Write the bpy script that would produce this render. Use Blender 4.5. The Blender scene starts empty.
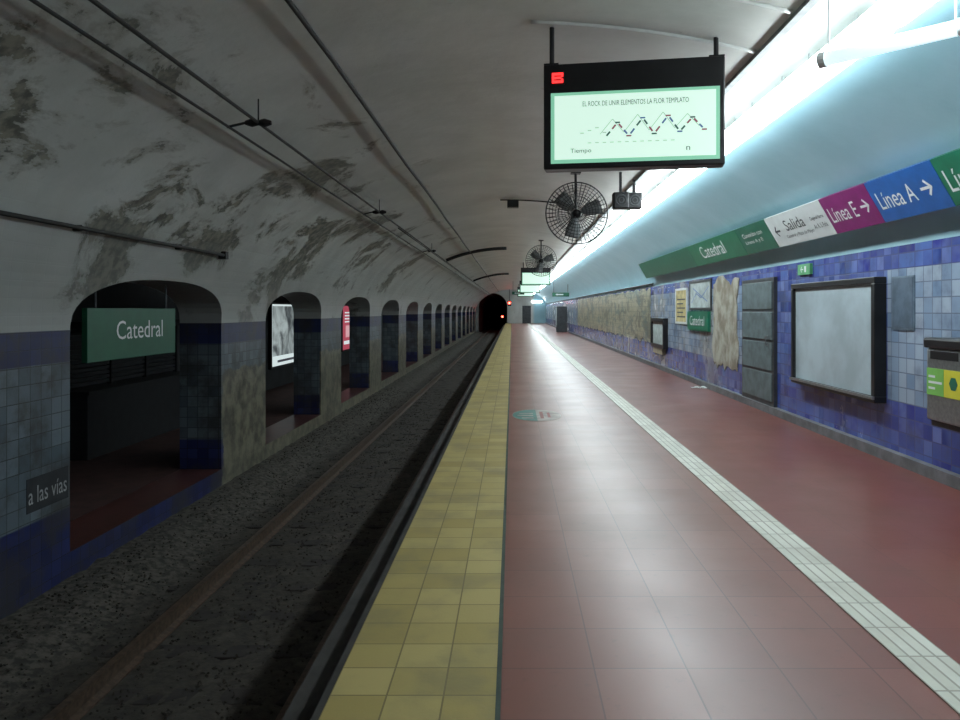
import bpy, math, random
from mathutils import Matrix, Vector
random.seed(7)
scene = bpy.context.scene
COL = scene.collection
scene.view_settings.view_transform = 'Standard'

# ------------------------------------------------------------------ nodes
class NB:
    def __init__(s, name):
        s.mat = bpy.data.materials.new(name); s.mat.use_nodes = True
        s.nt = s.mat.node_tree; s.b = s.nt.nodes['Principled BSDF']
        s.pos = s.nt.nodes.new('ShaderNodeNewGeometry')
        s.sep = s.nt.nodes.new('ShaderNodeSeparateXYZ'); s.L(s.pos.outputs['Position'], s.sep.inputs[0])
        s.X, s.Y, s.Z = s.sep.outputs
        s.P = s.pos.outputs['Position']
    def L(s, a, b): s.nt.links.new(a, b)
    def put(s, sock, v):
        if isinstance(v, bpy.types.NodeSocket): s.L(v, sock)
        elif isinstance(v, (tuple, list)) and len(v) == 3 and sock.type == 'RGBA': sock.default_value = (*v, 1)
        else: sock.default_value = v
    def m(s, op, a, b=0.0, clamp=False):
        n = s.nt.nodes.new('ShaderNodeMath'); n.operation = op; n.use_clamp = clamp
        s.put(n.inputs[0], a); s.put(n.inputs[1], b); return n.outputs[0]
    def mix(s, f, a, b, mode='MIX'):
        n = s.nt.nodes.new('ShaderNodeMix'); n.data_type = 'RGBA'; n.blend_type = mode
        s.put(n.inputs[0], f); s.put(n.inputs[6], a); s.put(n.inputs[7], b); return n.outputs[2]
    def comb(s, x, y, z):
        n = s.nt.nodes.new('ShaderNodeCombineXYZ')
        s.put(n.inputs[0], x); s.put(n.inputs[1], y); s.put(n.inputs[2], z); return n.outputs[0]
    def dist(s, c):
        n = s.nt.nodes.new('ShaderNodeVectorMath'); n.operation = 'DISTANCE'
        s.L(s.P, n.inputs[0]); n.inputs[1].default_value = c; return n.outputs['Value']
    def noise(s, scale, vec=None, detail=6, rough=.6, dist=0):
        n = s.nt.nodes.new('ShaderNodeTexNoise'); s.L(vec or s.P, n.inputs['Vector'])
        n.inputs['Scale'].default_value = scale; n.inputs['Detail'].default_value = detail
        n.inputs['Roughness'].default_value = rough; n.inputs['Distortion'].default_value = dist
        return n.outputs[0]
    def step(s, v, lo, hi):
        n = s.nt.nodes.new('ShaderNodeMapRange'); n.interpolation_type = 'SMOOTHSTEP'
        s.put(n.inputs[0], v); n.inputs[1].default_value = lo; n.inputs[2].default_value = hi; return n.outputs[0]
    def brick(s, vec, w, h, c1, c2, mortar, ms=.005, offset=0.0):
        n = s.nt.nodes.new('ShaderNodeTexBrick'); s.L(vec, n.inputs['Vector'])
        n.offset = offset; n.inputs['Scale'].default_value = 1
        n.inputs['Brick Width'].default_value = w; n.inputs['Row Height'].default_value = h
        n.inputs['Mortar Size'].default_value = ms; n.inputs['Mortar Smooth'].default_value = .1
        s.put(n.inputs['Color1'], c1); s.put(n.inputs['Color2'], c2); s.put(n.inputs['Mortar'], mortar)
        return n.outputs[0], n.outputs[1]
    def bump(s, h, st=.3, d=.01):
        n = s.nt.nodes.new('ShaderNodeBump'); n.inputs['Strength'].default_value = st
        n.inputs['Distance'].default_value = d; s.L(h, n.inputs['Height']); s.L(n.outputs[0], s.b.inputs['Normal'])
    def out(s, col, rough=.7, metal=0.0):
        s.put(s.b.inputs['Base Color'], col); s.put(s.b.inputs['Roughness'], rough)
        s.b.inputs['Metallic'].default_value = metal; return s.mat

def simple(name, col, rough=.6, metal=0.0, var=.25, scale=6):
    n = NB(name)
    f = n.noise(scale)
    c = n.mix(n.step(f, .3, .7), tuple(x * (1 - var) for x in col), tuple(min(1, x * (1 + var)) for x in col))
    return n.out(c, rough, metal)

def emis(name, col, st, base=(.8, .8, .8)):
    n = NB(name); n.out(base, .5)
    n.put(n.b.inputs['Emission Color'], col); n.b.inputs['Emission Strength'].default_value = st
    return n.mat

def plaster_col(n):
    a = n.noise(1.0, detail=6); fine = n.noise(9, detail=6)
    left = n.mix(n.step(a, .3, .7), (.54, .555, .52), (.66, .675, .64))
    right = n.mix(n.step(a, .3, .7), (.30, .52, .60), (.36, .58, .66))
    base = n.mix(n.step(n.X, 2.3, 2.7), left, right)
    v = n.comb(n.m('MULTIPLY', n.X, 1.0), n.m('MULTIPLY', n.Y, .6), n.m('MULTIPLY', n.Z, .8))
    s1 = n.noise(1.25, v, detail=10, rough=.68, dist=.4)
    boost = None
    for c, r in (((-2.85, 5.9, 3.2), 1.3), ((-3.9, 7.3, 2.3), .9), ((-2.95, 9.8, 3.13), 1.5), ((-3.45, 13.0, 2.7), 1.6), ((-2.4, 9.6, 3.45), .9),
                 ((-3.5, 17.5, 2.6), 1.6), ((-3.8, 5.0, 2.3), .5), ((-2.9, 15.0, 3.2), 1.0), ((-3.4, 22.5, 2.6), 1.6), ((-3.9, 11.8, 2.0), .9), ((-3.9, 9.3, 2.2), .7)):
        b = n.m('SUBTRACT', 1.0, n.m('DIVIDE', n.dist(c), r), True)
        boost = b if boost is None else n.m('MAXIMUM', boost, b)
    s1 = n.m('ADD', s1, n.m('MULTIPLY', boost, .20))
    lm = n.step(n.X, -.9, -1.7)
    msk = n.m('MULTIPLY', n.step(s1, .608, .626), lm)
    dark = n.mix(n.step(fine, .38, .62), (.075, .078, .06), (.27, .25, .19))
    c = n.mix(n.m('MULTIPLY', msk, .85), base, dark)
    edge = n.m('MULTIPLY', n.m('MULTIPLY', n.step(s1, .56, .608), n.m('SUBTRACT', 1, msk)), lm)
    c = n.mix(n.m('MULTIPLY', edge, .4), c, (.25, .24, .20))
    spots = n.noise(1.7, detail=8, rough=.7)
    c = n.mix(n.m('MULTIPLY', n.step(spots, .66, .70), n.m('MULTIPLY', .3, n.step(n.X, 2.0, 1.6))), c, (.25, .24, .21))
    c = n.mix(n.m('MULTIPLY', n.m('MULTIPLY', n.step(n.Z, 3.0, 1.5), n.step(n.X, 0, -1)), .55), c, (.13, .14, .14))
    return c

def tile_vec(n): return n.comb(n.m('ADD', n.X, n.Y), n.Z, 0.0)

# ------------------------------------------------------------------ materials
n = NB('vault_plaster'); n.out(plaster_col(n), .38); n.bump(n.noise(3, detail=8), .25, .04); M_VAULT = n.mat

n = NB('left_wall_tiles')
tv = tile_vec(n)
light, fl = n.brick(tv, .15, .15, (.08, .105, .125), (.15, .185, .21), (.045, .055, .06), .005)
blue, fb = n.brick(tv, .15, .15, (.012, .017, .075), (.030, .040, .14), (.012, .014, .03), .005)
c = n.mix(n.step(n.Z, -.33, -.31), blue, light)
c = n.mix(n.step(n.Z, 1.06, 1.065), c, n.mix(.5, blue, (.024, .032, .09)))
dirt = n.noise(1.6, detail=10, rough=.68)
c = n.mix(n.m('MULTIPLY', n.step(dirt, .42, .62), .75), c, (.045, .042, .036))
tan = n.mix(n.step(n.noise(4, detail=8), .35, .65), (.08, .075, .06), (.23, .21, .15))
mk = n.m('MULTIPLY', n.step(n.m('ADD', n.Y, n.m('MULTIPLY', dirt, .5)), 11.0, 11.03), n.step(n.m('ADD', n.Z, n.m('MULTIPLY', dirt, .5)), .9, .87))
mk = n.m('MULTIPLY', mk, n.step(n.X, -4.24, -4.22))
c = n.mix(mk, c, tan)
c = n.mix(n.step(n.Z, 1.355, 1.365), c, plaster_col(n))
nz = n.nt.nodes.new('ShaderNodeSeparateXYZ'); n.L(n.pos.outputs['Normal'], nz.inputs[0])
up = n.m('MULTIPLY', n.step(nz.outputs[2], .6, .7), n.step(n.Z, 0, -.1))
c = n.mix(up, c, n.mix(n.step(dirt, .3, .7), (.06, .025, .022), (.11, .042, .036)))
n.out(c, .35); n.bump(n.m('ADD', n.m('MULTIPLY', fl, -1), n.m('MULTIPLY', dirt, .5)), .3, .01); M_LWALL = n.mat

n = NB('right_wall_tiles')
tv = n.comb(n.Y, n.m('SUBTRACT', n.Z, .02), 0.0)
light, fl = n.brick(tv, .15, .15, (.20, .29, .43), (.38, .45, .55), (.17, .21, .28), .006)
blue, fb = n.brick(tv, .15, .15, (.012, .03, .20), (.15, .20, .50), (.08, .10, .26), .007)
blue2, fb = n.brick(tv, .30, .15, (.03, .035, .27), (.10, .18, .48), (.08, .10, .26), .007)
blue = n.mix(n.step(n.noise(2.0, detail=3), .35, .65), blue, blue2)
patch = n.noise(.9, detail=5)
isblue = n.step(n.Z, .62, .615)
isblue = n.m('MAXIMUM', isblue, n.step(n.Z, 1.965, 1.97))
band = n.m('MULTIPLY', n.step(n.Y, 7.72, 7.73), n.step(n.Y, 10.98, 10.97))
isblue = n.m('MAXIMUM', isblue, n.m('MULTIPLY', band, .85))
c = n.mix(isblue, light, blue)
c = n.mix(n.m('MULTIPLY', n.step(patch, .46, .60), n.m('MULTIPLY', n.step(n.Y, 13, 15), .5)), c, n.mix(n.step(n.noise(4, detail=8), .4, .6), (.22, .19, .13), (.46, .42, .32)))
c = n.mix(n.m('MULTIPLY', n.step(n.noise(2.5, detail=8), .46, .72), .55), c, (.08, .09, .13))
n.out(c, n.m('ADD', .15, n.m('MULTIPLY', patch, .2))); n.bump(n.m('ADD', n.m('MULTIPLY', fl, -1), n.m('MULTIPLY', n.noise(8), .6)), .3, .006); M_RWALL = n.mat

n = NB('red_floor_tiles')
fv = n.comb(n.m('ADD', n.X, .045), n.Y, 0.0)
t1, f1 = n.brick(fv, .40, .40, (.190, .072, .053), (.230, .092, .069), (.120, .050, .040), .0036)
t2, f2 = n.brick(fv, .40, .40, (.175, .050, .038), (.198, .057, .043), (.14, .042, .033), .003)
c = n.mix(n.step(n.X, 1.83, 1.84), t1, t2)
d = n.noise(1.1, detail=9); d2 = n.noise(14, detail=5)
c = n.mix(n.m('MULTIPLY', n.step(d, .45, .8), .45), c, (.145, .088, .068))
c = n.mix(n.m('MULTIPLY', n.step(d2, .58, .75), .28), c, (.07, .04, .032))
n.out(c, n.m('ADD', .23, n.m('MULTIPLY', d, .24))); n.bump(n.m('ADD', n.m('MULTIPLY', f1, -.8), n.m('MULTIPLY', d2, .3)), .16, .005)
n.b.inputs['Specular IOR Level'].default_value = .6; M_FLOOR = n.mat

n = NB('yellow_edge_tiles')
fv = n.comb(n.m('ADD', n.X, .733), n.Y, 0.0)
t1, f1 = n.brick(fv, .229, .229, (.35, .27, .09), (.45, .36, .145), (.19, .15, .06), .004)
d = n.noise(2.2, detail=9); d2 = n.noise(60, detail=3)
c = n.mix(n.m('MULTIPLY', n.step(d, .42, .72), .6), t1, (.21, .18, .10))
n.out(c, .6); n.bump(n.m('ADD', n.m('MULTIPLY', f1, -1), n.m('MULTIPLY', d2, .5)), .3, .006)
n.b.inputs['Specular IOR Level'].default_value = .3; M_YEL = n.mat

n = NB('white_guide_strip')
fv = n.comb(n.m('ADD', n.X, -1.71), n.Y, 0.0)
t1, f1 = n.brick(fv, .06, .30, (.52, .51, .43), (.62, .61, .53), (.30, .28, .23), .006)
c = n.mix(n.m('MULTIPLY', n.step(n.noise(3, detail=8), .4, .75), .4), t1, (.32, .29, .24))
n.out(c, .5); n.bump(n.m('MULTIPLY', f1, -1), .4, .008); M_WSTRIP = n.mat

n = NB('track_ballast')
a = n.noise(14, detail=8); b = n.noise(.8, detail=5); b2 = n.noise(2.6, detail=8)
c = n.mix(n.step(a, .3, .7), (.020, .017, .013), (.048, .040, .031))
c = n.mix(n.m('MULTIPLY', n.step(b2, .56, .68), .5), c, (.09, .078, .062))
c = n.mix(n.m('MULTIPLY', n.step(n.m('ADD', n.X, n.m('MULTIPLY', b, .8)), -2.75, -3.15), .6), c, n.mix(n.step(a, .4, .6), (.035, .032, .027), (.12, .108, .09)))
n.out(c, .9); n.bump(a, .6, .02); M_BAL = n.mat
M_ROCK = simple('crushed_stone', (.034, .029, .023), .95, var=.4, scale=5)
M_CONC = simple('dark_concrete', (.030, .028, .026), .85, var=.4, scale=4)
M_GREYC = simple('grey_skirting', (.16, .16, .17), .6)
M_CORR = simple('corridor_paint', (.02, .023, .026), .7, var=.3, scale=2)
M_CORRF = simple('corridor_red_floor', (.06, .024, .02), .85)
M_RUST = simple('rusty_steel', (.085, .055, .038), .55, .4, var=.4, scale=20)
M_WOOD = simple('old_timber', (.022, .018, .016), .9, var=.4)
M_BLACK = simple('black_metal', (.012, .012, .014), .4, .2)
M_DGREY = simple('dark_grey_metal', (.06, .065, .07), .45, .4)
M_FANG = simple('fan_grey_metal', (.035, .04, .042), .5, .3)
M_TRAY = simple('painted_tray_grey', (.22, .23, .23), .5)
M_DARKP = simple('dark_matte_panel', (.010, .011, .013), .8)
M_CABLE = simple('black_cable', (.015, .014, .013), .6)
M_STEEL = simple('brushed_steel', (.35, .37, .38), .35, .8, var=.15, scale=30)
M_WPAINT = simple('white_enamel', (.62, .66, .66), .4, var=.05)
M_REFL = simple('reflection_white', (.70, .72, .70), .15, var=.05)  # white of the lamp reflections on the vault, put into the colour
M_JOINT = simple('dark_joint', (.035, .055, .04), .7)
M_GREEN = simple('green_sign_enamel', (.012, .17, .095), .35, var=.1)
M_GREEN2 = simple('dark_green_sign_enamel', (.012, .13, .085), .35, var=.1)
M_GREEN3 = simple('deep_green_sign_enamel', (.008, .10, .05), .45, var=.1)
M_MAG = simple('magenta_sign_enamel', (.22, .02, .15), .35, var=.1)
M_BLUE = simple('blue_sign_enamel', (.02, .12, .40), .35, var=.1)
M_WHITE = simple('white_lettering', (.75, .78, .78), .5, var=.03)
M_TXTG = simple('green_lettering', (.02, .15, .09), .5, var=.03)
M_TXTD = simple('dark_lettering', (.03, .04, .05), .5, var=.03)
M_BOARD = simple('faded_white_board', (.42, .50, .54), .35, var=.14, scale=2)
M_LAMP = emis('lamp_diffuser_glow', (.86, .97, 1.0), 20)
M_TUBE = emis('tube_cover_added_glow', (.75, .92, 1), 1.0, (.75, .85, .88))  # cover of an unlit tube; its brightness is put in as emission
n = NB('screen_glow')
n.out((.2, .25, .25), .3)
n.put(n.b.inputs['Emission Color'], (.68, .92, .78)); n.b.inputs['Emission Strength'].default_value = .95; M_SCREEN = n.mat
M_SCRB = emis('screen_border_green', (.24, .62, .42), .8, (.1, .2, .15))
M_SCRT = emis('screen_teal_text', (.03, .14, .13), .4, (.02, .05, .05))
M_SCRP = emis('screen_plum_marks', (.30, .07, .12), .6, (.1, .03, .05))
M_SCRU = emis('screen_blue_marks', (.08, .16, .40), .6, (.03, .05, .1))
M_SCRO = emis('screen_soft_line', (.42, .62, .52), .8, (.1, .1, .1))
M_RED = emis('red_led', (1, .03, .03), 2.5, (.3, 0, 0))
M_REDL = emis('red_signal_glow', (1, .05, .03), 25, (.3, 0, 0))
M_POST = emis('lit_poster_white', (.72, .84, .84), .85, (.3, .3, .3))
n = NB('lit_poster_photograph')
a1 = n.noise(1.1, detail=7, rough=.6, dist=1.4)
cc = n.mix(n.step(a1, .34, .66), (.025, .03, .035), (.40, .47, .47)); n.out((.1, .1, .1), .5)
n.put(n.b.inputs['Emission Color'], cc); n.b.inputs['Emission Strength'].default_value = .85; M_PHOTO = n.mat
M_POSTD = emis('lit_poster_dark', (.06, .06, .08), .6, (.05, .05, .05))
M_POSTR = emis('lit_poster_crimson', (.45, .07, .11), .8, (.2, .02, .03))
M_POSTP = emis('lit_poster_pink', (.75, .45, .48), .8, (.2, .02, .03))
M_PAPERY = simple('yellowed_paper', (.50, .42, .20), .7)
M_PAPERB = simple('pale_blue_paper', (.40, .46, .45), .7)
M_LIME = simple('lime_sticker', (.20, .48, .10), .5, var=.05)
M_YSTK = simple('yellow_sticker', (.65, .60, .05), .5, var=.05)
M_TURQ = simple('teal_floor_vinyl', (.045, .17, .14), .5, var=.4, scale=5)
M_REDV = simple('red_floor_vinyl', (.26, .07, .06), .5, var=.2)
M_FVIN = simple('pale_floor_vinyl', (.33, .29, .26), .5, var=.35, scale=5)
n = NB('ceramic_mural')
t, f = n.brick(n.comb(n.Y, n.Z, 0), .15, .15, (.38, .36, .25), (.52, .48, .35), (.2, .2, .16), .006)
vv = n.comb(n.X, n.m('MULTIPLY', n.Y, .45), n.m('MULTIPLY', n.Z, .9))
q = n.noise(2.0, vv, detail=9, rough=.7, dist=.8); q2 = n.noise(2.6, vv, detail=8, rough=.7, dist=.6)
c = n.mix(n.m('MULTIPLY', n.step(q, .50, .56), .8), t, (.11, .11, .08))
c = n.mix(n.m('MULTIPLY', n.step(q2, .52, .58), .7), c, (.09, .17, .20))
c = n.mix(n.m('MULTIPLY', n.step(q2, .42, .36), .6), c, (.60, .58, .50))
n.out(c, .3); M_MURAL = n.mat
n = NB('bare_render_patch')
c = n.mix(n.step(n.noise(3.5, detail=9), .35, .65), (.22, .19, .14), (.44, .42, .35)); n.out(c, .9); M_PATCH = n.mat

# ------------------------------------------------------------------ geometry
class G:
    def __init__(s): s.v = []; s.f = []
    def add(s, vs, fs):
        o = len(s.v); s.v += [tuple(x) for x in vs]; s.f += [tuple(i + o for i in f) for f in fs]; return s
    def box(s, x0, x1, y0, y1, z0, z1):
        return s.add([(x, y, z) for x in (x0, x1) for y in (y0, y1) for z in (z0, z1)],
                     [(0, 1, 3, 2), (4, 6, 7, 5), (0, 4, 5, 1), (2, 3, 7, 6), (0, 2, 6, 4), (1, 5, 7, 3)])
    def path(s, pts, r, k=10, cap=True):
        pts = [Vector(p) for p in pts]; rings = []
        for i, p in enumerate(pts):
            t = (pts[min(i + 1, len(pts) - 1)] - pts[max(i - 1, 0)]).normalized()
            a = t.orthogonal().normalized() if i == 0 else (rings_a - t * rings_a.dot(t)).normalized()
            rings_a = a; b = t.cross(a)
            rr = r[i] if isinstance(r, (list, tuple)) else r
            rings.append([p + (a * math.cos(2 * math.pi * j / k) + b * math.sin(2 * math.pi * j / k)) * rr for j in range(k)])
        vs = [q for R in rings for q in R]; fs = []
        for i in range(len(pts) - 1):
            for j in range(k):
                fs.append((i * k + j, i * k + (j + 1) % k, (i + 1) * k + (j + 1) % k, (i + 1) * k + j))
        if cap:
            fs.append(tuple(reversed(range(k)))); fs.append(tuple((len(pts) - 1) * k + j for j in range(k)))
        return s.add(vs, fs)
    def ring(s, c, R, r, k=32, kk=6, ax='y'):
        vs = []; fs = []
        for i in range(k):
            a = 2 * math.pi * i / k
            for j in range(kk):
                b = 2 * math.pi * j / kk; q = R + r * math.cos(b); h = r * math.sin(b)
                if ax == 'y': vs.append((c[0] + q * math.cos(a), c[1] + h, c[2] + q * math.sin(a)))
                else: vs.append((c[0] + q * math.cos(a), c[1] + q * math.sin(a), c[2] + h))
        for i in range(k):
            for j in range(kk):
                fs.append((i * kk + j, i * kk + (j + 1) % kk, ((i + 1) % k) * kk + (j + 1) % kk, ((i + 1) % k) * kk + j))
        return s.add(vs, fs)
    def prism(s, poly, fn, a, b):
        k = len(poly); vs = [fn(p, a) for p in poly] + [fn(p, b) for p in poly]
        return s.add(vs, [tuple(range(k)), tuple(reversed(range(k, 2 * k)))] + [(i, i + k, (i + 1) % k + k, (i + 1) % k) for i in range(k)])

def obj(name, g, mat, parent=None, loc=(0, 0, 0), smooth=False, bevel=0, **kw):
    me = bpy.data.meshes.new(name); me.from_pydata(g.v, [], g.f); me.validate(); me.update()
    import bmesh
    bm = bmesh.new(); bm.from_mesh(me); bmesh.ops.recalc_face_normals(bm, faces=bm.faces); bm.to_mesh(me); bm.free()
    if smooth: me.polygons.foreach_set('use_smooth', [True] * len(me.polygons))
    me.materials.append(mat)
    o = bpy.data.objects.new(name, me); COL.objects.link(o); o.location = loc
    if parent: o.parent = parent
    if bevel:
        b = o.modifiers.new('bevel', 'BEVEL'); b.width = bevel; b.segments = 2; b.limit_method = 'ANGLE'
    for k, v in kw.items(): o[k] = v
    return o
def empty(name, loc, label, category, group=None, rot=None):
    o = bpy.data.objects.new(name, None); COL.objects.link(o); o.location = loc; o.empty_display_size = .1
    o['label'] = label; o['category'] = category
    if group: o['group'] = group
    if rot: o.rotation_euler = rot
    return o
def dup(root, dloc):
    r = root.copy(); COL.objects.link(r); r.location = root.location + Vector(dloc)
    for ch in root.children:
        c = ch.copy(); COL.objects.link(c); c.parent = r
        for c2 in ch.children:
            d = c2.copy(); COL.objects.link(d); d.parent = c
    return r
def struct(name, g, mat, label, **kw): return obj(name, g, mat, kind='structure', label=label, category=name.split('_')[0], **kw)

def frame_mat(o, xa, ya):
    xa = Vector(xa).normalized(); ya = Vector(ya).normalized(); za = xa.cross(ya)
    m = Matrix((xa, ya, za)).transposed().to_4x4(); m.translation = Vector(o); return m
def text(string, o, xa, ya, w, h, mat, parent, name='lettering', depth=.003, **kw):
    cu = bpy.data.curves.new('t', 'FONT'); cu.body = string; cu.extrude = 0.0; cu.resolution_u = 3
    to = bpy.data.objects.new('t', cu); COL.objects.link(to)
    dg = bpy.context.evaluated_depsgraph_get(); dg.update()
    me = bpy.data.meshes.new_from_object(to.evaluated_get(dg)); me.name = name
    bpy.data.objects.remove(to)
    xs = [v.co.x for v in me.vertices]; ys = [v.co.y for v in me.vertices]
    x0, x1, y0, y1 = min(xs), max(xs), min(ys), max(ys)
    fm = frame_mat(o, xa, ya)
    for v in me.vertices:
        v.co = fm @ Vector(((v.co.x - x0) / (x1 - x0) * w, (v.co.y - y0) / (y1 - y0) * h, depth))
    me.materials.clear(); me.materials.append(mat)
    ob = bpy.data.objects.new(name, me); COL.objects.link(ob); ob.parent = parent
    for k, v in kw.items(): ob[k] = v
    return ob
def flat(polys, o, xa, ya, mat, parent, name, depth=.003, **kw):
    fm = frame_mat(o, xa, ya); g = G()
    for p in polys: g.add([fm @ Vector((x, y, depth)) for x, y in p], [tuple(range(len(p)))])
    return obj(name, g, mat, parent, **kw)
def seg(x0, y0, x1, y1, t):
    d = Vector((x1 - x0, y1 - y0)); nn = Vector((-d.y, d.x)).normalized() * t / 2
    return [(x0 + nn.x, y0 + nn.y), (x0 - nn.x, y0 - nn.y), (x1 - nn.x, y1 - nn.y), (x1 + nn.x, y1 + nn.y)]
def rect(x0, y0, x1, y1): return [(x0, y0), (x1, y0), (x1, y1), (x0, y1)]
def arrow(s, right=True):
    k = 1 if right else -1
    return [seg(-.5 * s * k, 0, .4 * s * k, 0, .16 * s), seg(.05 * s * k, .42 * s, .5 * s * k, -.04 * s, .16 * s), seg(.05 * s * k, -.42 * s, .5 * s * k, .04 * s, .16 * s)]

# ------------------------------------------------------------------ shell
Y0, Y1 = -3.0, 86.0
CX, A = -.14, 4.06
def vz(x):
    u = (x - CX) / A; r = math.sqrt(max(0, 1 - u * u))
    return 1.3 + 2.6 * r if x < CX else 2.2 + 1.7 * r
struct('floor', G().box(-.045, 3.92, Y0, Y1, -.25, 0), M_FLOOR, 'worn red tiled station platform floor')
struct('trim_1', G().box(-.733, -.065, Y0, Y1, -.12, 0), M_YEL, 'worn yellow tactile tiles along platform edge')
struct('trim_2', G().box(1.71, 1.95, Y0, Y1, 0, .006), M_WSTRIP, 'white ribbed guidance strip set along platform floor')
struct('trim_3', G().box(-.065, -.045, Y0, Y1, -.12, .001), M_JOINT, 'thin dark green joint beside yellow edge tiles')
struct('trim_4', G().box(-.765, -.733, Y0, Y1, -.14, -.004), M_CONC, 'dark metal nosing of the platform edge')
struct('wall_platform', G().box(-.95, -.85, Y0, Y1, -1.3, -.14).box(-.85, -.05, Y0, Y1, -.25, -.12), M_CONC, 'dark concrete face below platform edge')
pts = []
for i in range(25):
    t = math.radians(30 + 60 * i / 24); pts.append((CX - A * math.cos(t), 1.3 + 2.6 * math.sin(t)))
for i in range(1, 33):
    t = math.radians(90 - 90 * i / 32); pts.append((CX + A * math.cos(t), 2.2 + 1.7 * math.sin(t)))
g = G(); ys = [Y0 + (Y1 - Y0) * i / 20 for i in range(21)]
for y in ys: g.v += [(x, y, z) for x, z in pts]
k = len(pts)
for j in range(20):
    for i in range(k - 1): g.f.append((j * k + i, j * k + i + 1, (j + 1) * k + i + 1, (j + 1) * k + i))
struct('ceiling', g, M_VAULT, 'vaulted plaster ceiling with damp stains and peeling paint', smooth=True)
prof = [(-4.8, -1.3), (-4.2, -1.3), (-4.2, 1.3)]
for i in range(1, 13):
    t = math.radians(30 * i / 12); prof.append((CX - A * math.cos(t), 1.3 + 2.6 * math.sin(t)))
prof += [(-4.8, 2.6)]
w = struct('wall_left', G().prism(prof, lambda p, y: (p[0], y, p[1]), Y0, Y1), M_LWALL, 'arcaded tiled wall with arched openings and blue stripe')
g = G()
for i in range(14):
    y0 = 7.03 + 5.58 * i; y1 = y0 + 3.66; yc = (y0 + y1) / 2; hw = (y1 - y0) / 2
    poly = [(y1, -.75), (y1, 1.4)]
    for j in range(1, 24):
        u = math.cos(math.pi * j / 24)
        poly.append((yc + hw * u, 1.4 + .5 * (1 - abs(u) ** 2.4) ** (1 / 2.4)))
    poly += [(y0, 1.4), (y0, -.75)]
    g.prism(poly, lambda p, x: (x, p[0], p[1]), -5.2, -3.6)
cut = obj('cutter', g, M_LWALL)
def boolean(a, c):
    mo = a.modifiers.new('b', 'BOOLEAN'); mo.operation = 'DIFFERENCE'; mo.object = c; mo.solver = 'EXACT'
    bpy.context.view_layer.update()
    dg = bpy.context.evaluated_depsgraph_get(); dg.update()
    me = bpy.data.meshes.new_from_object(a.evaluated_get(dg)); a.modifiers.clear(); a.data = me
    bpy.data.objects.remove(c)
boolean(w, cut)
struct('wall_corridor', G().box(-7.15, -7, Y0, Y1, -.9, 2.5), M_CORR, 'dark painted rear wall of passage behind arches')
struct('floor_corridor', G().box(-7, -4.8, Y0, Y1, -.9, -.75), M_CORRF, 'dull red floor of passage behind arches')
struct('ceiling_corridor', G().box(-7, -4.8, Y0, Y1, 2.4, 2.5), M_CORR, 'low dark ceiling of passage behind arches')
struct('wall_right', G().box(3.92, 4.1, Y0, Y1, -.25, 2.2), M_RWALL, 'wall of blue and pale glazed square tiles')
struct('baseboard_right', G().box(3.84, 3.92, Y0, Y1, 0, .11), M_GREYC, 'grey skirting kerb at foot of tiled wall')
struct('wall_rear', G().box(-7.2, 4.2, Y0 - .1, Y0, -1.3, 4.1), M_VAULT, 'plain rear end wall')
e = struct('wall_end', G().box(-7.1, 4.1, 86, 86.4, -1.4, 4.1), M_VAULT, 'plaster end wall with tunnel mouth')
poly = [(-3.9, -1.2), (-.55, -1.2), (-.55, 1.9)] + [(-2.22 + 1.67 * math.cos(math.pi * j / 16), 1.9 + 1.6 * math.sin(math.pi * j / 16)) for j in range(1, 16)] + [(-3.9, 1.9)]
boolean(e, obj('cutter', G().prism(poly, lambda p, y: (p[0], y, p[1]), 85, 87.5), M_CONC))
g = G(); kk = len(poly)
g.v = [(p[0], 86.4, p[1]) for p in poly] + [(p[0], 130, p[1]) for p in poly]
g.f = [(i, (i + 1) % kk, (i + 1) % kk + kk, i + kk) for i in range(kk)] + [tuple(range(kk, 2 * kk))]
struct('wall_tunnel', g, M_CONC, 'dark concrete running tunnel beyond station')
g = G(); nx, ny = 40, 500
from mathutils import noise as mn
for j in range(ny + 1):
    y = Y0 + (88.9) * j / ny
    for i in range(nx + 1):
        x = -4.2 + 3.3 * i / nx
        h = .035 * mn.noise((x * 5, y * 5, 0)) + .02 * mn.noise((x * 15, y * 15, 3))
        h += .13 * max(0, min(1, (-3.35 - x) / .5))
        g.v.append((x, y, -1.12 + h))
for j in range(ny):
    for i in range(nx):
        a = j * (nx + 1) + i; g.f.append((a, a + 1, a + nx + 2, a + nx + 1))
struct('floor_track', g, M_BAL, 'dirty ballast track bed lying below platform', smooth=True)
g = G(); cnt = 0
while cnt < 12000:
    y = 2.2 + 22 * random.random() ** 1.5; x = random.uniform(-4.12, -1.02); s = random.uniform(.004, .015)
    if min(abs(x + 2.87), abs(x + 1.43)) < .09: continue
    cnt += 1
    z = -1.114 + .13 * max(0, min(1, (-3.35 - x) / .5))
    o = []
    for d in ((1, 0, 0), (-1, 0, 0), (0, 1, 0), (0, -1, 0), (0, 0, 1), (0, 0, -1)):
        r = s * random.uniform(.7, 1.4); o.append((x + d[0] * r + random.uniform(-.3, .3) * s, y + d[1] * r + random.uniform(-.3, .3) * s, z + d[2] * r * .8))
    g.add(o, [(0, 2, 4), (2, 1, 4), (1, 3, 4), (3, 0, 4), (2, 0, 5), (1, 2, 5), (3, 1, 5), (0, 3, 5)])
obj('ballast_stones', g, M_ROCK, kind='stuff', label='loose crushed stones scattered over the track bed', category='gravel')
rp = [(-.06, 0), (.06, 0), (.06, .012), (.010, .03), (.010, .10), (.028, .115), (.028, .145), (-.028, .145), (-.028, .115), (-.010, .10), (-.010, .03), (-.06, .012)]
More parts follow.
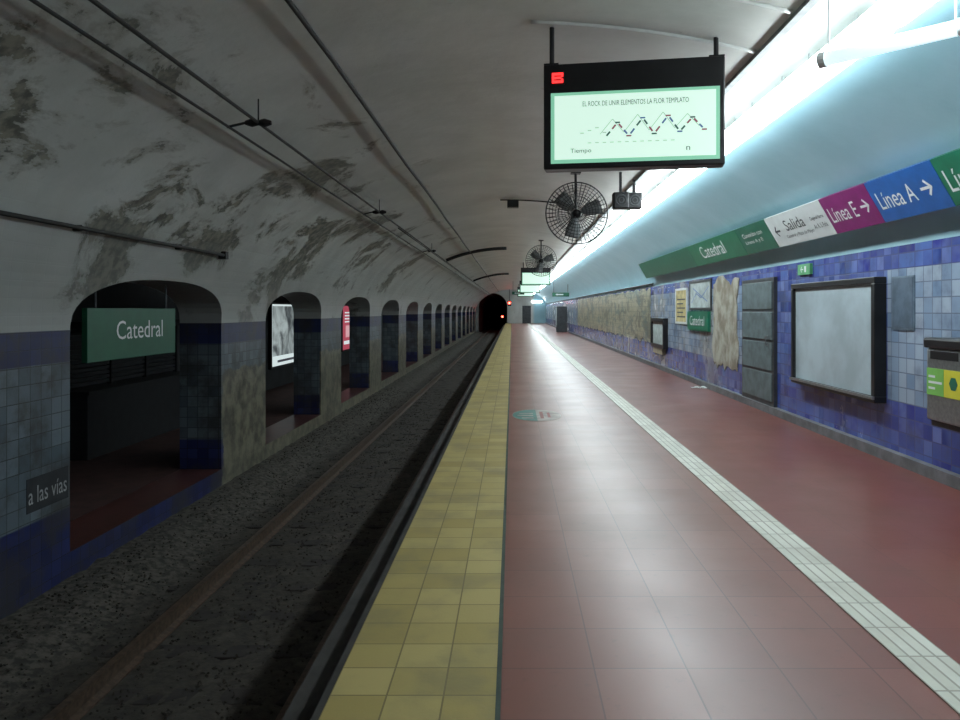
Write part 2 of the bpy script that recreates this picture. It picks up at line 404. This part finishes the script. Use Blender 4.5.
for x in (-2.87, -1.43):
    obj('rail', G().prism(rp, lambda p, y: (x + p[0], y, -1.118 + p[1]), Y0 + .1, 129), M_RUST, label='rusty steel running rail on ballast', category='rail', group='running rails')
s0 = None
for i in range(110):
    y = 2.4 + .68 * i
    if s0 is None:
        s0 = obj('sleeper', G().box(-1.15, 1.15, -.11, .11, -.1, .06), M_WOOD, loc=(-2.15, y, -1.18), bevel=.01, label='dark old timber sleeper half buried in ballast', category='railway sleeper', group='sleepers under the rails')
    else:
        c = s0.copy(); COL.objects.link(c); c.location.y = y

# ------------------------------------------------------------------ lamps
LX, LZ = 2.32, 3.33
root = empty('fluorescent_lamp', (LX, 1.3, LZ), 'glowing white fluorescent ceiling luminaire in long row', 'lamp', 'row of fluorescent lamps over platform')
obj('housing', G().box(-.09, .09, -.66, .66, .07, .10), M_WPAINT, root)
obj('diffuser', G().box(-.14, .14, -.655, .655, -.005, .069), M_LAMP, root, bevel=.025)
for yy in (-.4, .4):
    obj('hanger', G().path([(0, yy, .10), (0, yy, vz(LX) - LZ)], .008, 6), M_WPAINT, root)
for i in range(1, 61): dup(root, (0, 1.36 * i, 0))
obj('cable_tray', G().box(1.98, 2.04, Y0 + .2, 85.9, 3.605, 3.61).box(1.98, 1.985, Y0 + .2, 85.9, 3.61, 3.64), M_TRAY, label='long slim grey cable tray beside ceiling lamps', category='cable tray')
root = empty('tube_lamp', (2.24, 4.4, 3.13), 'clear tubular lamp hanging near ceiling lights', 'lamp')
a, b = Vector((-.26, .26, 0)), Vector((.26, -.26, 0))
obj('tube_cover', G().path([a, b], .045, 14), M_TUBE, root, smooth=True)
for p, q in ((a, a * 1.12), (b, b * 1.12)): obj('end_cap', G().path([p, q], .05, 14), M_WPAINT, root)
for p in (a * .96, b * .96): obj('hanger', G().path([p + Vector((0, 0, .045)), p + Vector((0, 0, vz(2.24 + p.x) - 3.13))], .006, 6), M_WPAINT, root)

# ------------------------------------------------------------------ info display
def display(loc, rz, lab):
    r = empty('information_display', loc, lab, 'display screen', 'platform information displays', (0, 0, rz))
    W, H = 1.44, .86
    obj('casing', G().box(-W/2, W/2, 0, .16, 0, H), M_BLACK, r, bevel=.012)
    sc = obj('screen', G().box(-.66, .68, -.006, .002, .045, .62), M_SCRB, r)
    obj('screen_picture', G().box(-.63, .65, -.009, -.006, .075, .595), M_SCREEN, sc)
    return r
d1 = display((.97, 5.95, 2.70), math.radians(-9), 'black hanging display with lit pale green screen and red indicator')
for xx in (-.66, .66):
    X = .97 + xx * .99
    obj('hanging_rod', G().path([(xx, .08, .86), (xx, .08, vz(X) - 2.70 + .01)], .02, 8), M_BLACK, d1)
    obj('mounting_plate', G().box(xx - .06, xx + .06, .02, .14, .86, .875), M_BLACK, d1)
pic = [c for c in d1.children if c.name.startswith('screen')][0]
xa, ya = (1, 0, 0), (0, 0, 1)
text('EL ROCK DE UNIR ELEMENTOS LA FLOR TEMPLATO', (-.40, -.012, .50), xa, ya, .84, .040, M_SCRT, pic)
text('Tiempo', (-.50, -.012, .115), xa, ya, .17, .045, M_SCRT, pic)
text('n', (.42, -.012, .12), xa, ya, .03, .03, M_SCRT, pic)
marks = {0: [], 1: [], 2: []}; do = []
zz = [(-.22, .24), (-.12, .36), (-.03, .25), (.08, .39), (.17, .26), (.28, .40), (.37, .27), (.47, .38), (.56, .28)]
for i in range(8):
    (xa0, ya0), (xb0, yb0) = zz[i], zz[i + 1]
    for j in range(2):
        t0 = .12 + .45 * j; t1 = t0 + .28
        marks[(i + j) % 3].append(seg(xa0 + (xb0 - xa0) * t0, ya0 + (yb0 - ya0) * t0, xa0 + (xb0 - xa0) * t1, ya0 + (yb0 - ya0) * t1, .014))
    do.append(seg(xa0 - .04, ya0 + .03, xb0 - .04, yb0 + .03, .006))
    marks[i % 3].append(rect(xb0 - .02, yb0 - .006, xb0 + .02, yb0 + .006))
do += [rect(-.42 + .06 * i, .28 + .02 * (i % 3), -.39 + .06 * i, .288 + .02 * (i % 3)) for i in range(4)] + [rect(-.36 + .06 * i, .20, -.33 + .06 * i, .207) for i in range(12)]
flat(do, (0, -.011, 0), xa, ya, M_SCRO, pic, 'route_line', depth=0)
for kx, mt in ((0, M_SCRT), (1, M_SCRP), (2, M_SCRU)): flat(marks[kx], (0, -.013, 0), xa, ya, mt, pic, 'route_mark', depth=0)
ind = obj('indicator', G().box(-.66, -.55, -.008, 0, .69, .79), simple('indicator_backing', (.05, .005, .005), .4), d1)
flat([rect(-.65, .70, -.575, .722), rect(-.65, .732, -.575, .752), rect(-.65, .762, -.575, .784), rect(-.575, .70, -.558, .735), rect(-.575, .748, -.558, .784), rect(-.65, .722, -.632, .762)], (0, -.012, 0), xa, ya, M_RED, ind, 'line_symbol', depth=0)
for (X, Yd, rz) in ((1.15, 36, 0), (1.25, 52, 0), (1.2, 66, 0)):
    d = display((X, Yd, 2.75), rz, 'black hanging display with pale lit screen')
    for xx in (-.6, .6): obj('hanging_rod', G().path([(xx, .08, .86), (xx, .08, vz(X + xx) - 2.75 + .01)], .02, 8), M_BLACK, d)

# ------------------------------------------------------------------ fans
def fan(X, Y, Z, lab):
    r = empty('ceiling_hung_fan', (X, Y, Z), lab, 'fan', 'industrial fans hanging from vault')
    g = G()
    for R, yy in ((.50, 0), (.45, -.05), (.40, -.068), (.35, -.082), (.30, -.092), (.25, -.10), (.20, -.108), (.15, -.112), (.09, -.115)): g.ring((0, yy, 0), R, .005 if R < .5 else .011, 40, 5)
    for i in range(40):
        a = 2 * math.pi * i / 40; c, s = math.cos(a), math.sin(a)
        g.path([(.09 * c, -.115, .09 * s), (.3 * c, -.095, .3 * s), (.5 * c, 0, .5 * s), (.3 * c, .11, .3 * s), (.09 * c, .12, .09 * s)], .005, 4)
    g.ring((0, .115, 0), .3, .005, 40, 5)
    obj('guard', g, M_FANG, r)
    for i in range(3):
        a0 = 2 * math.pi * i / 3 + .3; g = G(); vs = []
        for j in range(7):
            q = .06 + .36 * j / 6; wdt = 1.25 * (1 - .55 * j / 6) * (.5 + .5 * min(1, j / 2)); tw = .05
            for sgn in (-1, 1):
                a = a0 + sgn * wdt / 2; vs.append((q * math.cos(a), sgn * tw * .6, q * math.sin(a)))
        g.add(vs, [(2 * j, 2 * j + 1, 2 * j + 3, 2 * j + 2) for j in range(6)])
        o = obj('blade', g, simple('fan_blade_grey', (.18, .19, .19), .5), r, smooth=True); so = o.modifiers.new('s', 'SOLIDIFY'); so.thickness = .006
    obj('motor', G().path([(0, -.05, 0), (0, .1, 0), (0, .26, 0), (0, .30, 0)], [.06, .085, .085, .05], 16), M_BLACK, r, smooth=True)
    obj('bracket', G().path([(0, .2, 0), (0, .2, vz(X) - Z)], .022, 10).box(-.08, .08, .12, .28, vz(X) - Z - .03, vz(X) - Z), M_BLACK, r)
fan(1.05, 12.0, 3.12, 'large round dark industrial fan with wire guard')
fan(.95, 24.0, 3.15, 'round dark fan with wire guard further along platform')

# ------------------------------------------------------------------ speakers, small ceiling things
for (X, Y, Z, s) in ((1.70, 11.6, 3.26, .8), (1.96, 11.9, 3.30, .8)):
    r = empty('loudspeaker', (X, Y, Z), 'dark boxy loudspeaker hung beside the cable tray', 'loudspeaker', 'ceiling loudspeakers')
    obj('cabinet', G().box(-.15 * s, .15 * s, -.12 * s, .15 * s, -.16 * s, .16 * s), M_BLACK, r, bevel=.02)
    obj('grille', G().ring((0, -.125 * s, 0), .10 * s, .012, 20, 6).ring((0, -.125 * s, 0), .05 * s, .01, 20, 6), M_DGREY, r)
    obj('bracket', G().box(-.02, .02, -.02, .02, .15 * s, vz(X + .02) - Z), M_BLACK, r)
def arcpipe(name, y, x0, x1, r, dz, lab, cat, mat=M_CABLE, grp=None):
    ps = [(x0 + (x1 - x0) * i / 24, y, vz(x0 + (x1 - x0) * i / 24) - dz) for i in range(25)]
    kw = dict(label=lab, category=cat)
    if grp: kw['group'] = grp
    return obj(name, G().path(ps, r, 12), mat, smooth=True, **kw)
arcpipe('reflection_arc', 6.0, .15, 1.97, .015, .01, 'thin glossy white strip standing in for a reflection on the vault', 'reflection strip', M_REFL, 'strips imitating reflections on the vault')  # white arcs modelled in place of bright reflections on the vault
arcpipe('reflection_arc', 5.2, .25, 1.97, .015, .01, 'thin glossy white strip standing in for a reflection on the vault', 'reflection strip', M_REFL, 'strips imitating reflections on the vault')
arcpipe('vault_conduit', 15.6, -.25, 1.0, .015, .03, 'dark thin conduit crossing the vault', 'conduit', M_CABLE)
o = obj('junction_box', G().box(-.10, .14, 15.45, 15.65, vz(0) - .20, vz(0) - .04), M_BLACK, bevel=.01, label='small dark junction box under vault', category='junction box')
for y in (27, 46):
    arcpipe('catenary_bracket', y, -2.4, -.2, .06, .10, 'dark curved overhead wire support fixed to vault', 'overhead wire support', M_BLACK, 'overhead wire supports')
def cable(name, x, z, y0, y1, r, lab, sag=0.0):
    ps = []
    nseg = 40
    for i in range(nseg + 1):
        y = y0 + (y1 - y0) * i / nseg; ps.append((x, y, z - sag * math.sin(math.pi * ((y / 7.0) % 1)) ** 2))
    return obj(name, G().path(ps, r, 6), M_CABLE, smooth=True, label=lab, category='cable', group='overhead cables along the vault')
cable('overhead_cable', -2.60, 3.23, -2.5, 85, .013, 'black overhead cable strung under vault')
cable('overhead_cable', -2.33, 3.27, -2.5, 85, .015, 'black overhead cable strung under vault')
cable('overhead_cable', -1.52, 3.67, -2.5, 85, .020, 'thicker black overhead cable strung under vault', .03)
cable('contact_wire', -2.15, 3.1, 14, 129, .012, 'thin overhead contact wire above track')
for y in (6.8, 13.0, 21.5):
    r = empty('cable_clamp', (-2.33, y, 3.27), 'dark insulated clamp joining overhead cables', 'cable clamp', 'overhead cable clamps')
    obj('insulator', G().path([(-.12, 0, 0), (-.06, 0, 0), (0, 0, 0), (.06, 0, 0), (.12, 0, 0)], [.02, .04, .025, .04, .02], 10), M_BLACK, r)
    obj('clamp_arm', G().path([(-.29, 0, -.04), (-.12, 0, 0)], .012, 6), M_BLACK, r)
    obj('support_rod', G().path([(0, 0, .02), (.0, 0, vz(-2.33) - 3.27)], .008, 6), M_BLACK, r)
r = empty('wall_pipe', (-3.84, 3, 2.28), 'dark pipe fixed along lower vault', 'pipe')
obj('tube', G().path([(0, 0, 0), (0, 6.9, 0)], .02, 8), M_CABLE, r, smooth=True)
for yy in (1.5, 3.6, 5.6): obj('pipe_clip', G().path([(-.07, yy, .0), (.0, yy, .0)], .03, 8), M_CABLE, r)
obj('end_fitting', G().box(-.07, .03, 6.85, 6.95, -.05, .05), M_CABLE, r)
r = empty('wall_conduit', (3.86, 20.3, 2.27), 'thin dark conduit along top of tiled wall', 'conduit')
obj('tube', G().path([(0, 0, 0), (0, 65, 0)], .025, 8), M_CABLE, r)

# ------------------------------------------------------------------ sign band
band = empty('wayfinding_sign', (0, 0, 0), 'long tilted station sign band with coloured line panels', 'sign')
B0, T0 = Vector((3.67, 0, 2.41)), Vector((3.45, 0, 2.79))
ya = (T0 - B0); ya.normalize(); xa = Vector((0, -1, 0)); nrm = xa.cross(ya)
secs = [(4.4, 6.12, M_GREEN, 'green enamel panel'), (6.12, 7.27, M_BLUE, 'blue enamel panel'), (7.27, 8.35, M_MAG, 'magenta enamel panel'),
        (8.35, 10.15, M_WPAINT, 'white exit panel'), (10.15, 11.5, M_GREEN2, 'dark green panel'), (11.5, 14.6, M_GREEN, 'green station name panel'), (14.6, 20.2, M_GREEN2, 'plain green panel')]
for y0, y1, mt, lb in secs:
    g = G(); vs = []
    for yy in (y0 + .004, y1 - .004):
        for q in (B0, T0):
            for dd in (0, -.05): vs.append(Vector((q.x, yy, q.z)) + nrm * dd)
    g.add(vs, [(0, 1, 3, 2), (4, 6, 7, 5), (0, 4, 5, 1), (2, 3, 7, 6), (0, 2, 6, 4), (1, 5, 7, 3)])
    obj('panel', g, mt, band, label=lb)
for i in range(8):
    y = 5.2 + 2.1 * i
    obj('bracket', G().path([(3.60, y, 2.62), (3.76, y, vz(3.76) + .02)], .02, 6), M_DGREY, band)
def bt(s, ynear_left, zoff, w, h, mat):
    text(s, B0 + Vector((0, ynear_left, 0)) + ya * zoff, xa, ya, w, h, mat, band)
bt('Línea D', 6.05, .12, .72, .20, M_WHITE)
bt('Línea A', 7.18, .13, .64, .18, M_WHITE)
bt('Línea E', 8.27, .13, .62, .18, M_WHITE)
bt('Salida', 9.60, .19, .62, .15, M_TXTD)
bt('Catedral y Plaza de Mayo', 9.70, .08, .85, .06, M_TXTD)
bt('Diagonal Norte', 8.79, .22, .36, .06, M_TXTD)
bt('Av. R. S. Peña', 8.79, .12, .36, .06, M_TXTD)
bt('Conexión con', 11.3, .26, .85, .07, M_WHITE)
bt('Líneas A y E', 11.3, .14, .75, .07, M_WHITE)
bt('Catedral', 13.9, .12, 1.5, .24, M_WHITE)
for y, right in ((6.36, True), (7.47, True), (9.90, False)):
    flat(arrow(.17, right), B0 + Vector((0, y, 0)) + ya * .22, xa, ya, M_TXTD if not right else M_WHITE, band, 'arrow')

# ------------------------------------------------------------------ right wall things
WX = 3.92; RX = (0, -1, 0); UZ = (0, 0, 1)
r = empty('advertising_board', (WX, 8.9, 1.23), 'empty faded white billboard in thick black frame', 'billboard')
g = G().box(-.13, 0, -1.16, 1.16, -.66, -.59).box(-.13, 0, -1.16, 1.16, .60, .67).box(-.13, 0, -1.16, -1.08, -.59, .60).box(-.13, 0, 1.09, 1.16, -.59, .60)
obj('frame', g, M_BLACK, r, bevel=.008)
obj('backboard', G().box(-.09, 0, -1.08, 1.09, -.59, .60), M_BOARD, r, label='faded white board with blotches')
obj('lower_ledge', G().box(-.15, -.13, -1.16, 1.16, -.62, -.59), M_STEEL, r)
r = struct('door_1', G().box(3.87, 3.92, 10.93, 12.45, .11, 2.04), M_DGREY, 'dark grey metal service door in tiled wall')
g = G()
for i in range(4): g.box(3.855, 3.87, 11.0, 12.38, .18 + .46 * i, .60 + .46 * i)
obj('door_panel', g, simple('grey_door_panel', (.12, .16, .17), .5, .1), r, bevel=.006)
obj('handle', G().path([(3.855, 11.15, 1.02), (3.82, 11.15, 1.02), (3.82, 11.15, 1.16), (3.855, 11.15, 1.16)], .01, 6), M_STEEL, r)
r = empty('meter_cabinet', (WX, 7.4, 1.62), 'small flat grey cabinet door on tiled wall', 'cabinet')
obj('frame', G().box(-.015, 0, -.21, .21, -.27, .27), simple('grey_blue_frame', (.13, .18, .23), .5), r)
obj('door', G().box(-.02, -.015, -.19, .19, -.25, .25), simple('grey_blue_paint', (.10, .14, .19), .5), r)
r = empty('exit_sign', (3.90, 9.85, 2.09), 'small green exit sign with white pictogram', 'sign')
obj('plate', G().box(-.02, .02, -.2, .2, -.07, .07), simple('bright_green_plate', (.10, .40, .16), .4), r)
flat(arrow(.09, False) + [rect(.08, -.04, .14, .04)], (-.022, .05, 0), RX, UZ, M_WHITE, r, 'pictogram', depth=0)
r = empty('litter_bin', (WX, 6.2, .6), 'wall mounted steel litter bin with lime and yellow stickers', 'litter bin')
obj('body', G().box(-.30, 0, -.27, .27, .0, .62), M_STEEL, r, bevel=.02)
obj('lid', G().box(-.32, 0, -.29, .29, .62, .71), M_BLACK, r, bevel=.02)
obj('mouth', G().box(-.303, -.299, -.20, .20, .53, .60), M_BLACK, r)
obj('base_pan', G().box(-.27, 0, -.24, .24, -.05, 0), M_DGREY, r)
obj('sticker', G().box(-.305, -.300, .0, .25, .22, .45), M_LIME, r, label='lime green sticker')
obj('sticker', G().box(-.305, -.300, -.25, -.005, .22, .45), M_YSTK, r, label='yellow sticker')
flat([rect(.02, .05 * i + .02, .02 + .1 * (1 + i % 2), .05 * i + .04) for i in range(3)], (-.307, .24, .25), RX, UZ, M_WHITE, r, 'sticker_print', depth=0)
flat([[(.06 * math.cos(a * math.pi / 3) + .06, .06 * math.sin(a * math.pi / 3)) for a in range(6)]], (-.307, -.08, .34), RX, UZ, M_TXTG, r, 'sticker_symbol', depth=0)
r = empty('station_name_sign', (3.88, 15.45, 1.12), 'green station name plate on tiled wall', 'sign')
obj('plate', G().box(-.02, .04, -.85, .85, 0, .40), M_GREEN, r)
text('Catedral', (-.022, .6, .11), RX, UZ, 1.2, .2, M_WHITE, r)
def panel(name, y0, y1, z0, z1, mat, lab, cat, fm=None, th=.03, fw=.05):
    r = empty(name, (WX, (y0 + y1) / 2, z0), lab, cat); h = (y1 - y0) / 2; H2 = z1 - z0
    obj('sheet', G().box(-th * .6, 0, -h, h, 0, H2), mat, r)
    if fm: obj('frame', G().box(-th, 0, -h - fw, h + fw, -fw, 0).box(-th, 0, -h - fw, h + fw, H2, H2 + fw).box(-th, 0, -h - fw, -h, 0, H2).box(-th, 0, h, h + fw, 0, H2), fm, r)
    return r
p = panel('notice_poster', 16.55, 17.6, 1.28, 2.0, M_PAPERY, 'yellowed paper notice in thin frame on wall', 'poster', M_WPAINT)
flat([rect(.1, .1 + .1 * i, .9 - .2 * (i % 2), .13 + .1 * i) for i in range(5)], (-.02, .5, 0), RX, UZ, M_TXTD, p, 'print', depth=0)
p = panel('network_map', 14.55, 16.2, 1.60, 2.12, M_PAPERB, 'pale paper map in grey frame on wall', 'poster', M_DGREY)
z = [(.1, .1), (.5, .3), (.9, .2), (1.5, .42)]
flat([seg(*z[i], *z[i + 1], .02) for i in range(3)] + [seg(.2, .42, 1.4, .12, .02)], (-.02, .8, 0), RX, UZ, M_BLUE, p, 'print', depth=0)
r = panel('hose_cabinet', 18.7, 20.2, .66, 1.24, M_PAPERB, 'framed pale fire hose cabinet on wall', 'cabinet', M_BLACK, .12, .1)
obj('cabinet_base', G().box(-.1, 0, -.6, .6, -.25, -.1), simple('tan_box', (.3, .26, .18), .6), r)
def rough_patch(y0, y1, z0, z1, x0, amp, seed=1):
    g = G(); ps = []; st = .12
    def nz_(a): return amp * mn.noise((a * 1.7, seed, 0)) + amp * .5 * mn.noise((a * 6, seed, 2))
    ny_ = max(4, int((y1 - y0) / st)); nz2 = int((z1 - z0) / st)
    for i in range(ny_): y = y0 + (y1 - y0) * i / ny_; ps.append((y, z0 + nz_(y)))
    for i in range(nz2): z_ = z0 + (z1 - z0) * i / nz2; ps.append((y1 + nz_(z_ + 50), z_))
    for i in range(ny_): y = y1 - (y1 - y0) * i / ny_; ps.append((y, min(2.19, z1 + nz_(y + 90))))
    for i in range(nz2): z_ = z1 - (z1 - z0) * i / nz2; ps.append((y0 + nz_(z_ + 70), z_))
    return g.prism(ps, lambda p, x: (x, p[0], p[1]), x0, 3.9195)
obj('ceramic_mural', rough_patch(20.9, 44.0, .66, 2.16, 3.90, .10, seed=3), M_MURAL, label='long worn tan ceramic mural with dark painted figures', category='mural')
struct('trim_5', rough_patch(12.85, 14.35, .50, 2.1, 3.905, .24, seed=5), M_PATCH, 'patch of bare tan render where tiles fell off')
g = G()
for i in range(4):
    x0 = 3.55 + .07 * i; g.prism([(x0, 14.6), (x0 + .09, 14.55), (x0 + .1, 14.8), (x0 + .02, 14.78)], lambda p, z: (p[0], p[1], z + .03 * ((p[0] * 37) % 1)), .0, .008)
obj('crumpled_paper', g, M_WHITE, label='crumpled scrap of white paper lying on floor', category='litter')
r = empty('floor_sticker', (.36, 10.9, 0), 'round worn floor sticker with teal and red print', 'sticker')
circ = [(.36 * math.cos(2 * math.pi * i / 48), .60 * math.sin(2 * math.pi * i / 48)) for i in range(48)]
obj('disc', G().prism(circ, lambda p, z: (p[0], p[1], z), 0, .003), M_FVIN, r)
half = [(x * .97, y * .97) for x, y in circ[12:37]]
flat([half], (0, 0, .004), (1, 0, 0), (0, 1, 0), M_TURQ, r, 'print', depth=0)
flat([rect(.05, -.35, .10, .35), rect(.16, -.25, .20, .25)], (0, 0, .004), (1, 0, 0), (0, 1, 0), M_REDV, r, 'print', depth=0)
flat([rect(-.28, -.1, -.05, .0), rect(-.25, .12, -.05, .2), rect(-.22, -.35, -.05, -.25)], (0, 0, .004), (1, 0, 0), (0, 1, 0), M_FVIN, r, 'print', depth=.001)

# ------------------------------------------------------------------ left side things
r = empty('station_name_sign', (-4.42, 8.65, 1.0), 'green station name sign hanging under archway', 'sign')
obj('plate', G().box(-.03, .03, -1.0, 1.0, 0, .57), M_GREEN3, r, bevel=.005)
text('Catedral', (.032, -.44, .22), (0, 1, 0), UZ, 1.08, .21, M_WHITE, r)
for yy in (-.8, .8): obj('hanging_rod', G().path([(0, yy, .57), (0, yy, .86)], .012, 6), M_DGREY, r)
r = empty('warning_sign', (-4.2, 6.73, -.22), 'dark plate with dull white lettering on tiled wall', 'sign')
obj('plate', G().box(-.002, .004, -.33, .27, 0, .30), simple('dark_plate', (.02, .022, .026), .7), r)
text('a las vías', (.005, -.31, .07), (0, 1, 0), UZ, .55, .15, simple('worn_white_lettering', (.34, .35, .35), .6), r, depth=.001)
def litposter(y0, y1, z0, z1, lab):
    r = empty('lit_advertising_poster', (-7.0, (y0 + y1) / 2, z0), lab, 'poster', 'lit advertising posters on passage wall')
    h = (y1 - y0) / 2; H2 = z1 - z0
    obj('frame', G().box(0, .10, -h - .06, h + .06, -.06, 0).box(0, .10, -h - .06, h + .06, H2, H2 + .06).box(0, .1, -h - .06, -h, 0, H2).box(0, .1, h, h + .06, 0, H2), M_BLACK, r)
    return r, h, H2
r, h, H2 = litposter(21.3, 24.3, -.1, 1.72, 'backlit white poster with dark grey photograph')
obj('sheet', G().box(0, .06, -h, h, 0, H2), M_POST, r)
obj('photograph', G().box(.06, .063, -h * .9, h * .9, H2 * .16, H2 * .97), M_PHOTO, r)
flat([rect(-h * .6, H2 * .05, h * .5, H2 * .09)], (.062, 0, 0), (0, 1, 0), UZ, M_POSTD, r, 'print', depth=0)
r, h, H2 = litposter(30.2, 33.6, -.1, 1.72, 'backlit crimson poster with pale print')
obj('sheet', G().box(0, .06, -h, h, 0, H2), M_POSTR, r)
flat([rect(-h * .7, H2 * (.62 + .07 * i), h * (.2 + .2 * (i % 3)), H2 * (.65 + .07 * i)) for i in range(4)] + [rect(-h * .8, H2 * .12, h * .7, H2 * .2)], (.062, 0, 0), (0, 1, 0), UZ, M_POST, r, 'print', depth=0)
flat([rect(-h * .6, H2 * .28, h * .6, H2 * .55)], (.062, 0, 0), (0, 1, 0), UZ, M_POSTP, r, 'print', depth=0)
r = empty('kiosk', (-6.98, 13.2, -.75), 'dark shuttered kiosk with counter in passage', 'kiosk')
obj('cabinet', G().box(0, .5, -1.9, 1.9, 0, 1.0), M_DARKP, r, bevel=.01)
obj('counter', G().box(0, .55, -1.95, 1.95, 1.0, 1.05), M_DARKP, r)
g = G()
for i in range(12): g.box(.1, .13, -1.85, 1.85, 1.08 + .075 * i, 1.14 + .075 * i)
obj('shutter', g, M_DARKP, r)
for yy in (-1.9, -.6, .6, 1.85): obj('post', G().box(.08, .16, yy, yy + .05, 1.05, 2.0), M_DARKP, r)
obj('canopy', G().box(0, .5, -1.95, 1.95, 2.0, 2.12), M_DARKP, r)
r = empty('passage_lamp', (-6.6, 15.5, 2.2), 'small bright lamp under passage ceiling', 'lamp')
obj('housing', G().box(-.1, .1, -.3, .3, .14, .2), M_WPAINT, r)
obj('diffuser', G().box(-.08, .08, -.28, .28, .08, .14), emis('passage_lamp_glow', (.8, .95, 1), 4), r)
for (x, y, z) in ((-.3, 84.5, 2.3), (-1.3, 100, .6)):
    r = empty('signal_lamp', (x, y, z), 'black railway signal with red light', 'signal lamp', 'tunnel signals')
    obj('case', G().box(-.2, .2, 0, .15, -.3, .3), M_BLACK, r)
    obj('lens', G().path([(0, -.03, .05), (0, 0, .05)], .13, 14), M_REDL, r)
    if z > 2: obj('hanging_rod', G().path([(0, .07, .3), (0, .07, vz(x) - z)], .03, 6), M_BLACK, r)
    else: obj('post', G().path([(0, .07, -.3), (0, .07, -1.2 - z)], .04, 6), M_BLACK, r)
struct('door_2', G().box(1.2, 2.2, 85.95, 86, 0, 2.05), M_DGREY, 'grey door in far end wall')
for x in (2.9,):
    r = empty('end_fill_lamp', (x, 86.0, 2.5), 'lamp added to brighten the far end wall', 'lamp')  # added lamp, put in to make the far end bright
    obj('housing', G().box(-.65, .65, -.06, 0, -.12, .12), M_WPAINT, r)
    obj('diffuser', G().box(-.6, .6, -.14, -.06, -.09, .09), M_LAMP, r, bevel=.02)
for (x, y, z) in ((2.9, 44, 2.35), (.5, 60, 2.8)):
    r = empty('hanging_sign', (x, y, z), 'small dark hanging direction sign over platform', 'sign', 'hanging signs over platform')
    obj('plate', G().box(-.5, .5, 0, .06, 0, .24), M_GREEN3, r, bevel=.005)
    flat(arrow(.14, False) + [rect(-.1, -.03, .35, .03)], (-.2, -.003, .12), (1, 0, 0), UZ, M_WHITE, r, 'arrow', depth=0)
    for xx in (-.42, .42): obj('hanging_rod', G().path([(xx, .03, .24), (xx, .03, vz(x + xx) - z)], .012, 6), M_BLACK, r)
r = empty('vending_machine', (3.5, 52, 0), 'dark upright vending machine standing against tiled wall', 'vending machine')
obj('body', G().box(-.38, .33, -.45, .45, 0, 1.8), M_DGREY, r, bevel=.02)
obj('door', G().box(-.40, -.38, -.40, .40, .5, 1.7), M_PAPERB, r)
obj('tray', G().box(-.40, -.38, -.30, .30, .18, .38), M_BLACK, r)

# ------------------------------------------------------------------ world / camera
wd = bpy.data.worlds.new('w'); scene.world = wd; wd.use_nodes = True
wd.node_tree.nodes['Background'].inputs[0].default_value = (.01, .012, .014, 1)
cam = bpy.data.cameras.new('camera'); co = bpy.data.objects.new('camera', cam); COL.objects.link(co)
cam.lens = 27.75; cam.clip_end = 300; cam.clip_start = .05
cam.shift_x = -32 / 960; cam.shift_y = -50 / 960
co.location = (0, 0, 1.55)
co.rotation_euler = (math.radians(90), 0, 0)
scene.camera = co
